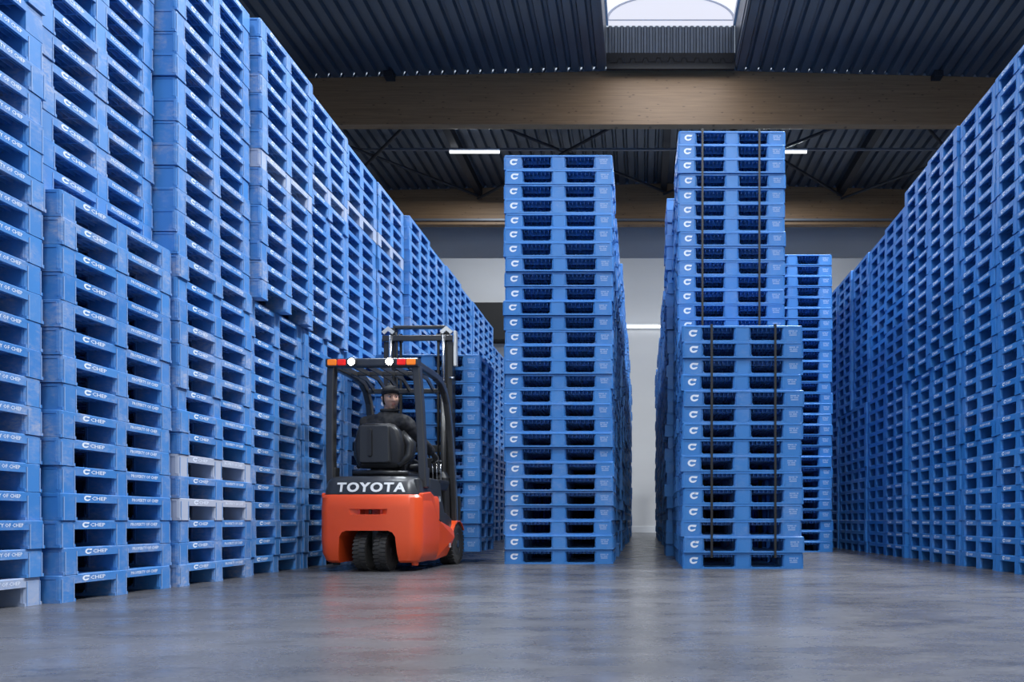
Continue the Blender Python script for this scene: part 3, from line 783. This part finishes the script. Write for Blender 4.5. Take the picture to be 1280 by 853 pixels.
# console beside the seat and cowl
b = B(); loft(b, [[(x, y, .80) for x, y in rrect(.27, .44, .70, 1.06, .04, 3)], [(x, y, .87) for x, y in rrect(.25, .465, .66, 1.08, .05, 3)], [(x, y, .905) for x, y in rrect(.25, .47, .66, 1.08, .05, 3)]]); fk('console', b, 'black_plastic', bevel=.008)
for k, (x, y) in enumerate(((.30, 1.00), (.34, 1.01), (.38, 1.02))):
    b = B(); tube(b, [(x, y, .90), (x, y - .015, 1.10)], .007, 8); lv = fk('lever', b, 'chrome', smooth=True)
    b = B(); lathe(b, [(.004, 0), (.018, .008), (.018, .024), (.004, .032)], 'z', (x, y - .015, 1.095), 12); obj('knob', b, 'black_plastic', lv, smooth=True)
b = B(); loft(b, [[(x, y, .47) for x, y in rrect(-.40, .40, 1.16, 1.34, .03, 3)], [(x, y, .95) for x, y in rrect(-.40, .40, 1.14, 1.32, .03, 3)], [(x, y, 1.02) for x, y in rrect(-.36, .36, 1.18, 1.30, .03, 3)]]); fk('dashboard', b, 'black_plastic', bevel=.01)
b = B(); loft(b, [[(x, y, 1.0) for x, y in rrect(.17, .33, 1.10, 1.22, .02, 3)], [(x, y, 1.16) for x, y in rrect(.17, .33, 1.08, 1.13, .02, 3)]]); fk('display_unit', b, 'grey_plastic', bevel=.008)
b = B(); tube(b, [(-.05, 1.16, .80), (-.05, .94, 1.15)], .035, 12); fk('steering_column', b, 'black_plastic', smooth=True)
b = B(); R = Matrix.Rotation(math.radians(35), 3, 'X'); rr = []
for k in range(25):
    a = 2 * PI * k / 24; q = R @ Vector((.155 * math.cos(a), .155 * math.sin(a), 0)); rr.append(Vector((-.05, .92, 1.17)) + q)
tube(b, rr, .013, 8, caps=False)
for k in range(3):
    a = 2 * PI * k / 3 + .5; tube(b, [Vector((-.05, .92, 1.16)), Vector((-.05, .92, 1.17)) + R @ Vector((.15 * math.cos(a), .15 * math.sin(a), 0))], .011, 6)
fk('steering_wheel', b, 'black_plastic', smooth=True)
# seat
b = B(); loft(b, [[(x, y, .89) for x, y in rrect(-.27, .25, .36, .80, .06, 4)], [(x, y, .955) for x, y in rrect(-.28, .26, .35, .82, .08, 4)], [(x, y, .98) for x, y in rrect(-.25, .23, .38, .79, .08, 4)]]); st = fk('seat_cushion', b, 'vinyl', bevel=.02, seg=3)
b = B(); tube(b, [(-.28, .36, .945), (.0, .335, .955), (.26, .36, .945)], .028, 8); obj('piping', b, 'vinyl', st, smooth=True)
def seat_ring(z, hw, y0, dep): return [(x, y, z) for x, y in rrect(-hw - .02, hw - .02, y0, y0 + dep, .05, 4)]
b = B(); loft(b, [seat_ring(1.00, .20, .33, .13), seat_ring(1.06, .235, .315, .15), seat_ring(1.22, .245, .30, .15), seat_ring(1.36, .215, .285, .14), seat_ring(1.425, .16, .29, .10), seat_ring(1.435, .13, .305, .06)])
sb = fk('seat_backrest', b, 'vinyl', smooth=True)
b = B(); loft(b, [[(x, .312 - .02 * (z - 1.03), z) for x, z in rrect(-.20, .115, 1.035, 1.415, .02, 3)], [(x, .272 - .02 * (z - 1.03), z) for x, z in rrect(-.185, .10, 1.05, 1.405, .02, 3)]]); sh = obj('back_shell', b, 'grey_plastic', sb, bevel=.006)
b = B(); loft(b, [[(x, .275 - .02 * (z - 1.03), z) for x, z in rrect(-.105, -.055, 1.10, 1.38, .02, 3)], [(x, .258 - .02 * (z - 1.03), z) for x, z in rrect(-.098, -.062, 1.11, 1.37, .015, 3)]]); obj('shell_groove', b, 'black_plastic', sb)
for x in (-.22, .225):
    b = B(); tube(b, [(x * .75, .34, 1.02), (x * 1.12, .42, 1.12), (x * 1.15, .43, 1.24), (x * .8, .40, 1.36)], [.03, .055, .06, .03], 12); obj('bolster', b, 'vinyl', sb, smooth=True)
b = B(); tube(b, [(.245, .44, 1.02), (.285, .60, 1.04), (.29, .78, 1.05)], .022, 8); fk('hip_guard', b, 'black_plastic', smooth=True)
b = B(); tube(b, [(-.265, .44, 1.02), (-.305, .60, 1.04), (-.31, .78, 1.05)], .022, 8); fk('hip_guard', b, 'black_plastic', smooth=True)
# overhead guard
for s in (-1, 1):
    b = B(); bar(b, [(s * .452, .26, .80), (s * .448, .235, 1.10), (s * .432, .205, 1.60), (s * .415, .185, 1.90), (s * .410, .185, 1.965)], .075, .085); rp = fk('rear_pillar', b, 'guard_paint', bevel=.014, seg=3)
    b = B(); box(b, *sorted((s * .405, s * .485)), .225, .335, .80, 1.0); obj('pillar_foot', b, 'grey_plastic', rp, bevel=.012)
    b = B(); path = [(s * .440, 1.33, .42), (s * .440, 1.31, .70), (s * .436, 1.25, 1.10), (s * .430, 1.17, 1.48), (s * .424, 1.08, 1.75), (s * .420, .99, 1.87), (s * .416, .86, 1.945), (s * .413, .72, 1.965)]
    bar(b, path, .062, .075); fk('front_pillar', b, 'guard_paint', bevel=.012, seg=3)
    b = B(); bar(b, [(s * .410, .15, 1.978), (s * .412, .74, 1.968)], .062, .07); fk('roof_rail', b, 'guard_paint', bevel=.012)
b = B(); box(b, -.38, .38, .94, .99, 1.835, 1.885); fk('front_crossbar', b, 'guard_paint', bevel=.008)
b = B(); box(b, -.38, .38, .52, .555, 1.945, 1.985); fk('roof_crossbar', b, 'guard_paint', bevel=.006)
for k in range(6):
    x = -.32 + .128 * k; b = B(); bar(b, [(x, .19, 1.965), (x, .74, 1.955), (x, .97, 1.865)], .016, .045); fk('roof_bar', b, 'guard_paint')
# rear light bar
b = B(); loft(b, [[(x, y, z) for y, z in rrect(.105, .20, 1.945, 2.028, .02, 3)] for x in (-.445, .445)]); lb = fk('light_bar', b, 'black_paint', bevel=.006)
def lens(x0, x1, m, nm):
    b = B(); loft(b, [[(x, .106, z) for x, z in rrect(x0, x1, 1.958, 2.016, .012, 3)], [(x, .094, z) for x, z in rrect(x0 + .006, x1 - .006, 1.964, 2.010, .010, 3)]]); return obj(nm, b, m, lb)
for s in (-1, 1):
    a = sorted((s * .425, s * .335)); lens(*a, 'lens_amber', 'turn_signal')
    a = sorted((s * .33, s * .245)); lens(*a, 'lens_red', 'brake_light')
for x in (-.185, .180):
    b = B(); lathe(b, [(.045, .10), (.045, .088), (.036, .084)], 'y', (x, 0, 1.987), 20); rl = obj('lamp_rim', b, 'black_paint', lb)
    b = B(); lathe(b, [(.034, .086), (.030, .078), (.004, .074)], 'y', (x, 0, 1.987), 20); obj('lamp_lens', b, 'lamp_lit', lb, smooth=True)
# mast
MY = 1.40
for s in (-1, 1):
    b = B(); xo = s * .335; prism(b, [(xo - .0, MY), (xo + s * .055, MY), (xo + s * .055, MY + .12), (xo, MY + .12), (xo, MY + .105), (xo + s * .035, MY + .105), (xo + s * .035, MY + .015), (xo, MY + .015)], 'z', .07, 2.50); fk('outer_mast_rail', b, 'mast_steel')
    b = B(); xo = s * .275; prism(b, [(xo, MY + .02), (xo + s * .052, MY + .02), (xo + s * .052, MY + .035), (xo + s * .03, MY + .035), (xo + s * .03, MY + .105), (xo + s * .052, MY + .105), (xo + s * .052, MY + .12), (xo, MY + .12)], 'z', .10, 2.66); fk('inner_mast_rail', b, 'mast_steel')
    b = B(); tube(b, [(s * .30, MY - .035, .15), (s * .30, MY - .035, 2.02)], .032, 14); lc = fk('lift_cylinder', b, 'mast_steel', smooth=True)
    b = B(); tube(b, [(s * .30, MY - .035, 2.02), (s * .30, MY - .035, 2.56)], .020, 12); obj('piston_rod', b, 'chrome', lc, smooth=True)
    b = B(); box(b, s * .215 - .014, s * .215 + .014, MY + .05, MY + .062, .5, 2.52); fk('lift_chain', b, 'mast_steel')
    b = B(); tube(b, [(s * .235, MY - .01, .6), (s * .235, MY - .01, 2.45), (s * .255, MY + .02, 2.60), (s * .27, MY + .08, 2.55)], .012, 8); fk('hydraulic_hose', b, 'rubber', smooth=True)
    b = B(); lathe(b, [(.045, -.012), (.052, -.012), (.052, -.008), (.04, -.006), (.04, .006), (.052, .008), (.052, .012), (.045, .012)], 'x', (s * .215, MY + .055, 2.55), 20); fk('chain_pulley', b, 'mast_steel')
    b = B(); prism(b, [(s * .33 - .075, 2.605), (s * .33 - .045, 2.575), (s * .33, 2.615), (s * .33 + .045, 2.575), (s * .33 + .075, 2.605), (s * .33, 2.665)], 'y', MY - .03, MY - .015); fk('hose_bracket', b, 'sticker_white')
b = B(); box(b, -.40, .40, MY - .03, MY + .0, 2.50, 2.565); fk('mast_crossbar', b, 'mast_steel', bevel=.008)
b = B(); box(b, -.30, .30, MY + .03, MY + .09, 2.655, 2.69); fk('mast_top_bar', b, 'mast_steel', bevel=.008)
b = B(); box(b, -.33, .33, MY - .012, MY + .0, 1.25, 1.33); fk('mast_crossbar', b, 'mast_steel', bevel=.005)
b = B(); box(b, -.33, .33, MY - .012, MY + .0, .30, .45); fk('mast_crossbar', b, 'mast_steel', bevel=.005)
b = B(); box(b, .40, .435, MY - .0, MY + .07, 2.22, 2.62); wl = fk('mast_guard_plate', b, 'sticker_white', bevel=.01)
b = B(); tube(b, [(.36, MY - .03, 2.08), (.42, MY - .03, 2.08)], .012, 8); fk('pressure_fitting', b, 'chrome', smooth=True)
# carriage, load guard and forks
b = B(); box(b, -.45, .45, MY + .12, MY + .16, .30, .40); box(b, -.45, .45, MY + .12, MY + .16, .62, .70)
for s in (-1, 1): box(b, s * .23 - .02, s * .23 + .02, MY + .11, MY + .155, .28, .74)
cg = fk('carriage', b, 'black_paint', bevel=.006)
for s in (-1, 1):
    xf = s * .26
    b = B(); prism(b, [(MY + .165, .72), (MY + .195, .72), (MY + .195, .215), (MY + 1.15, .222), (MY + 1.15, .205), (MY + .25, .185), (MY + .165, .185)], 'x', xf - .05, xf + .05); fk('fork', b, 'black_paint', bevel=.004)
    b = B(); box(b, s * .43 - .02, s * .43 + .02, MY + .10, MY + .135, .38, .76); fk('load_guard_post', b, 'black_paint', bevel=.004)
# ------------------------------------------------------------------ driver (same local frame as the forklift)
PS = empty('person', FK.location, FK.rotation_euler.z)
tag(PS, 'person in black jacket and cap driving the forklift, looking back over right shoulder', 'person')
def ell(bm, c, r, n=14, m=10, rot=None):
    c = Vector(c); top = None; rings = []
    for j in range(1, m):
        v = PI * j / m; rg = []
        for i in range(n):
            u = 2 * PI * i / n; p = Vector((r[0] * math.sin(v) * math.cos(u), r[1] * math.sin(v) * math.sin(u), r[2] * math.cos(v)))
            rg.append(c + (rot @ p if rot else p))
        rings.append(rg)
    loft(bm, rings)
def remeshed(name, bm, m, voxel, smooth=3, parent=PS, disp=0.0):
    o = obj(name, bm, m, parent)
    r = o.modifiers.new('remesh', 'REMESH'); r.mode = 'VOXEL'; r.voxel_size = voxel; r.use_smooth_shade = True
    s = o.modifiers.new('smooth', 'SMOOTH'); s.iterations = smooth; s.factor = .5
    if disp:
        t = bpy.data.textures.new('folds', 'CLOUDS'); t.noise_scale = .07; t.noise_depth = 2
        d = o.modifiers.new('folds', 'DISPLACE'); d.texture = t; d.strength = disp; d.mid_level = .5; d.texture_coords = 'LOCAL'
    mt = o.data.materials[0]; bake(o)
    if not o.data.materials: o.data.materials.append(mt)
    o.data.polygons.foreach_set('use_smooth', [True] * len(o.data.polygons))
    return o
HC = Vector((.028, .515, 1.705)); HR = Euler((math.radians(4), math.radians(-4), math.radians(37)), 'XYZ').to_matrix()
def hp(p): return HC + HR @ Vector(p)
def head_point(u, v):                            # u: azimuth from the face, v: polar
    x = .0765 * math.sin(v) * math.sin(u); y = -.098 * math.sin(v) * math.cos(u); z = .120 * math.cos(v)
    t = max(0, -z / .120)
    x *= 1 - .26 * t * t
    if y < 0: y *= .93 - .02 * t
    elif z < 0: y *= 1 - .30 * t
    if z > .03: x *= 1.03
    fz = lambda c, w: math.exp(-((z - c) / w) ** 2)
    if y < -.02:
        nz = 0
        if z < .045: nz = max(0, min(1, (.045 - z) / .070)) if z > -.026 else max(0, 1 - (-.026 - z) / .012)
        wn = .009 + .007 * max(0, min(1, (.03 - z) / .05))
        y -= .027 * nz * math.exp(-(x / wn) ** 2)
        y -= .007 * fz(.036, .011) * math.exp(-(x / .050) ** 4)
        y += .011 * math.exp(-((abs(x) - .031) / .016) ** 2) * fz(.016, .012)
        y -= .007 * math.exp(-((abs(x) - .045) / .018) ** 2) * fz(-.014, .018)
        y -= .007 * math.exp(-(x / .021) ** 2) * (fz(-.054, .006) + fz(-.066, .006))
        y -= .010 * math.exp(-(x / .022) ** 2) * fz(-.098, .016)
        y += .004 * math.exp(-(x / .02) ** 2) * fz(-.080, .008)
    return hp((x, y, z))
b = B(); NU, NV = 72, 56
rings = [[head_point(2 * PI * i / NU, PI * j / NV) for i in range(NU)] for j in range(1, NV)]
loft(b, rings)
for s in (-1, 1):
    ell(b, hp((s * .079, .012, -.004)), (.009, .018, .030), 12, 8, HR @ Euler((0, s * .2, s * .35)).to_matrix())
NB = Vector((.0, .545, 1.50))
tube(b, [NB + Vector((0, .0, -.08)), NB, HC + HR @ Vector((0, .022, -.055)), HC + HR @ Vector((0, .012, -.02))], [.075, .060, .055, .055], 16)
# core of torso, hips, legs and arms (under the clothes) so the figure is one surface
SHL, SHR = Vector((-.225, .575, 1.475)), Vector((.165, .475, 1.475))
EL, ER = Vector((-.300, .725, 1.25)), Vector((.262, .690, 1.295))
WL, WR = Vector((-.215, .895, 1.195)), Vector((.322, .900, 1.205))
PV = Vector((-.015, .56, 1.075))
def trunk(bm, f):
    rg = []
    for z, wx, wy, cx, cy, tw in ((.985, .16, .13, -.015, .57, 0), (1.06, .175, .14, -.015, .565, -3), (1.16, .165, .125, -.02, .56, -6), (1.28, .180, .128, -.022, .555, -10), (1.38, .210, .130, -.030, .545, -14), (1.455, .210, .118, -.030, .54, -16), (1.520, .150, .095, -.018, .54, -16), (1.56, .090, .078, -.002, .540, -16)):
        a0 = math.radians(tw); r = []
        for k in range(24):
            a = 2 * PI * k / 24; x, y = f * wx * math.cos(a), f * wy * math.sin(a)
            r.append((cx + x * math.cos(a0) - y * math.sin(a0), cy + x * math.sin(a0) + y * math.cos(a0), z))
        rg.append(r)
    loft(bm, rg)
trunk(b, .80)
KN = {-1: Vector((-.16, .985, 1.045)), 1: Vector((.135, .985, 1.045))}; AN = {-1: Vector((-.15, 1.04, .58)), 1: Vector((.13, 1.04, .58))}
for s in (-1, 1):
    sh, e, wv = (SHL, EL, WL) if s < 0 else (SHR, ER, WR)
    tube(b, [sh.lerp(NB, .25), sh, sh.lerp(e, .5), e, e.lerp(wv, .5), wv], [.05, .052, .045, .038, .034, .026], 12)
    tube(b, [PV + Vector((s * .08, .02, .0)), PV.lerp(KN[s], .5) + Vector((s * .04, 0, .01)), KN[s], KN[s].lerp(AN[s], .4), AN[s]], [.07, .068, .052, .05, .036], 12)
body = remeshed('body', b, 'skin', .0055, 2)
# eyes, brows, lips
for s in (-1, 1):
    b = B(); ell(b, hp((s * .031, -.0735, .0155)), (.0115, .0100, .0068), 16, 12, HR); ey = obj('eye', b, 'eye_white', body, smooth=True)
    b = B(); ell(b, hp((s * .031 + .0035, -.0825, .0155)), (.0064, .0028, .0060), 12, 8, HR); 
    obj('iris', b, 'eye_dark', PS, smooth=True)
    b = B(); tube(b, [hp((s * .016, -.0985, .031)), hp((s * .031, -.0945, .036)), hp((s * .047, -.083, .033))], [.0028, .0038, .002], 8); obj('eyebrow', b, 'hair_dark', PS, smooth=True)
for z, r in ((-.0545, .0042), (-.064, .0050)):
    b = B(); tube(b, [hp((-.021, -.0905, z + .001)), hp((-.008, -.0985, z)), hp((0, -.0995, z - .0005)), hp((.008, -.0985, z)), hp((.021, -.0905, z + .001))], [.001, r, r * .95, r, .001], 8); obj('lip', b, 'lip', PS, smooth=True)
# hair below the cap
b = B(); rg = []
for z, g in ((-.055, 1.03), (-.02, 1.055), (.02, 1.06), (.06, 1.05)):
    v = math.acos(z / .120); r = []
    for k in range(22):
        u = math.radians(74 + 212 * k / 21); p = head_point(u, v) - HC; r.append(HC + p * g)
    rg.append(r)
vs = [[b.verts.new(p) for p in r] for r in rg]
for a, c in zip(vs, vs[1:]):
    for i in range(len(a) - 1): b.faces.new((a[i], a[i + 1], c[i + 1], c[i]))
hr = obj('hair', b, 'hair_dark', PS, smooth=True); sd = hr.modifiers.new('thick', 'SOLIDIFY'); sd.thickness = .006; sd.offset = 0
# knitted cap with cuff
def cap_ring(z, g, n=36):
    v = math.acos(max(-1, min(1, z / .120))); r = []
    for k in range(n):
        u = 2 * PI * k / n; p = head_point(u, v) - HC; q = HR.inverted() @ p; q.z += .020 * math.cos(u) * (1 if z < .09 else .4)
        q.x *= g; q.y *= g; r.append(HC + HR @ q)
    return r
b = B(); rg = [cap_ring(.032, 1.04), cap_ring(.030, 1.12), cap_ring(.050, 1.145)]
for t in (0, 14, 28, 42, 56, 70, 82):
    a = math.radians(t); rg.append([HC + HR @ Vector((.0865 * math.cos(a) * math.sin(2 * PI * k / 36), -.1075 * math.cos(a) * math.cos(2 * PI * k / 36) + .004, .062 + .072 * math.sin(a) + .010 * math.cos(a) * math.cos(2 * PI * k / 36))) for k in range(36)])
loft(b, rg)
obj('cap', b, 'beanie_black', PS, smooth=True)
# jacket
b = B(); trunk(b, 1.08)
for s in (-1, 1):
    sh, e, wv = (SHL, EL, WL) if s < 0 else (SHR, ER, WR)
    tube(b, [sh.lerp(NB, .45) + Vector((0, 0, .0)), sh + Vector((0, 0, -.01)), sh.lerp(e, .35), sh.lerp(e, .7), e, e.lerp(wv, .45), e.lerp(wv, .92)], [.075, .092, .088, .076, .070, .062, .048], 16)
tube(b, [NB + Vector((0, .0, -.04)), NB + Vector((.004, -.002, .03)), NB + Vector((.014, -.010, .098))], [.112, .096, .086], 18)
jk = remeshed('jacket', b, 'jacket_black', .011, 4, disp=.030)
b = B(); cr = [NB + Vector((.012 + .080 * math.cos(2 * PI * k / 24), -.010 + .078 * math.sin(2 * PI * k / 24), .094 + .012 * math.sin(2 * PI * k / 24))) for k in range(25)]
tube(b, cr, .016, 10, caps=False); obj('collar', b, 'jacket_black', jk, smooth=True)
for s in (-1, 1):
    e, wv = (EL, WL) if s < 0 else (ER, WR)
    b = B(); tube(b, [e.lerp(wv, .84), e.lerp(wv, .97)], [.047, .045], 16); obj('cuff', b, 'jacket_black', jk, smooth=True)
# trousers and shoes
b = B()
ell(b, PV + Vector((0, .02, -.02)), (.185, .16, .095), 18, 12)
for s in (-1, 1):
    tube(b, [PV + Vector((s * .085, .03, -.01)), PV.lerp(KN[s], .5) + Vector((s * .035, 0, .01)), KN[s], KN[s].lerp(AN[s], .15), KN[s].lerp(AN[s], .5), AN[s]], [.095, .086, .072, .070, .064, .056], 14)
remeshed('trousers', b, 'trouser_dark', .012, 3, disp=.02)
for s in (-1, 1):
    a = AN[s]; b = B(); pr = []
    for y, w0, h in ((-.055, .030, .055), (-.03, .040, .085), (.03, .044, .095), (.09, .047, .065), (.13, .045, .050), (.165, .028, .035)):
        pr.append([(a.x + w0 * math.cos(t), a.y + y, .475 + h * .5 + h * .5 * math.sin(t)) for t in [2 * PI * k / 14 for k in range(14)]])
    loft(b, pr); obj('shoe', b, 'rubber', PS, smooth=True)
# gloved hands: palm and five bent fingers
def hand(wrist, fwd, nrm, s, curl):
    fwd = Vector(fwd).normalized(); nrm = Vector(nrm); nrm = (nrm - fwd * nrm.dot(fwd)).normalized(); side = fwd.cross(nrm) * s   # side: towards the thumb
    b = B(); R = Matrix((side, fwd, nrm)).transposed()
    tube(b, [wrist - fwd * .03, wrist, wrist + fwd * .02], [.030, .028, .030], 12)
    ell(b, wrist + fwd * .050, (.041, .055, .017), 16, 10, R)
    for off, ln, r in ((.030, .072, .0095), (.010, .082, .0098), (-.011, .076, .0094), (-.031, .058, .0084)):
        p = wrist + fwd * .085 + side * off; q = [p - fwd * .02, p]; a = 0
        for k in range(3):
            a += curl * (.7, 1.0, .8)[k]; p = p + (fwd * math.cos(a) - nrm * math.sin(a)) * ln * (.45, .31, .24)[k]; q.append(p)
        tube(b, q, [r, r, r * .97, r * .9, r * .72], 10)
        ell(b, q[-1], (r * .72,) * 3, 8, 6)
    p = wrist + fwd * .025 + side * .030; q = [p - side * .015, p, p + side * .024 + fwd * .026 - nrm * .010, p + side * .026 + fwd * .050 - nrm * .026]
    tube(b, q, [.013, .0125, .0110, .0085], 10); ell(b, q[-1], (.0085,) * 3, 8, 6)
    return remeshed('glove', b, 'glove_grey', .0038, 2)
hand(WR, (.10, .62, -.38), (.25, .45, .85), -1, .75)
hand(WL, (.55, .45, -.05), (-.3, .5, .75), 1, .85)
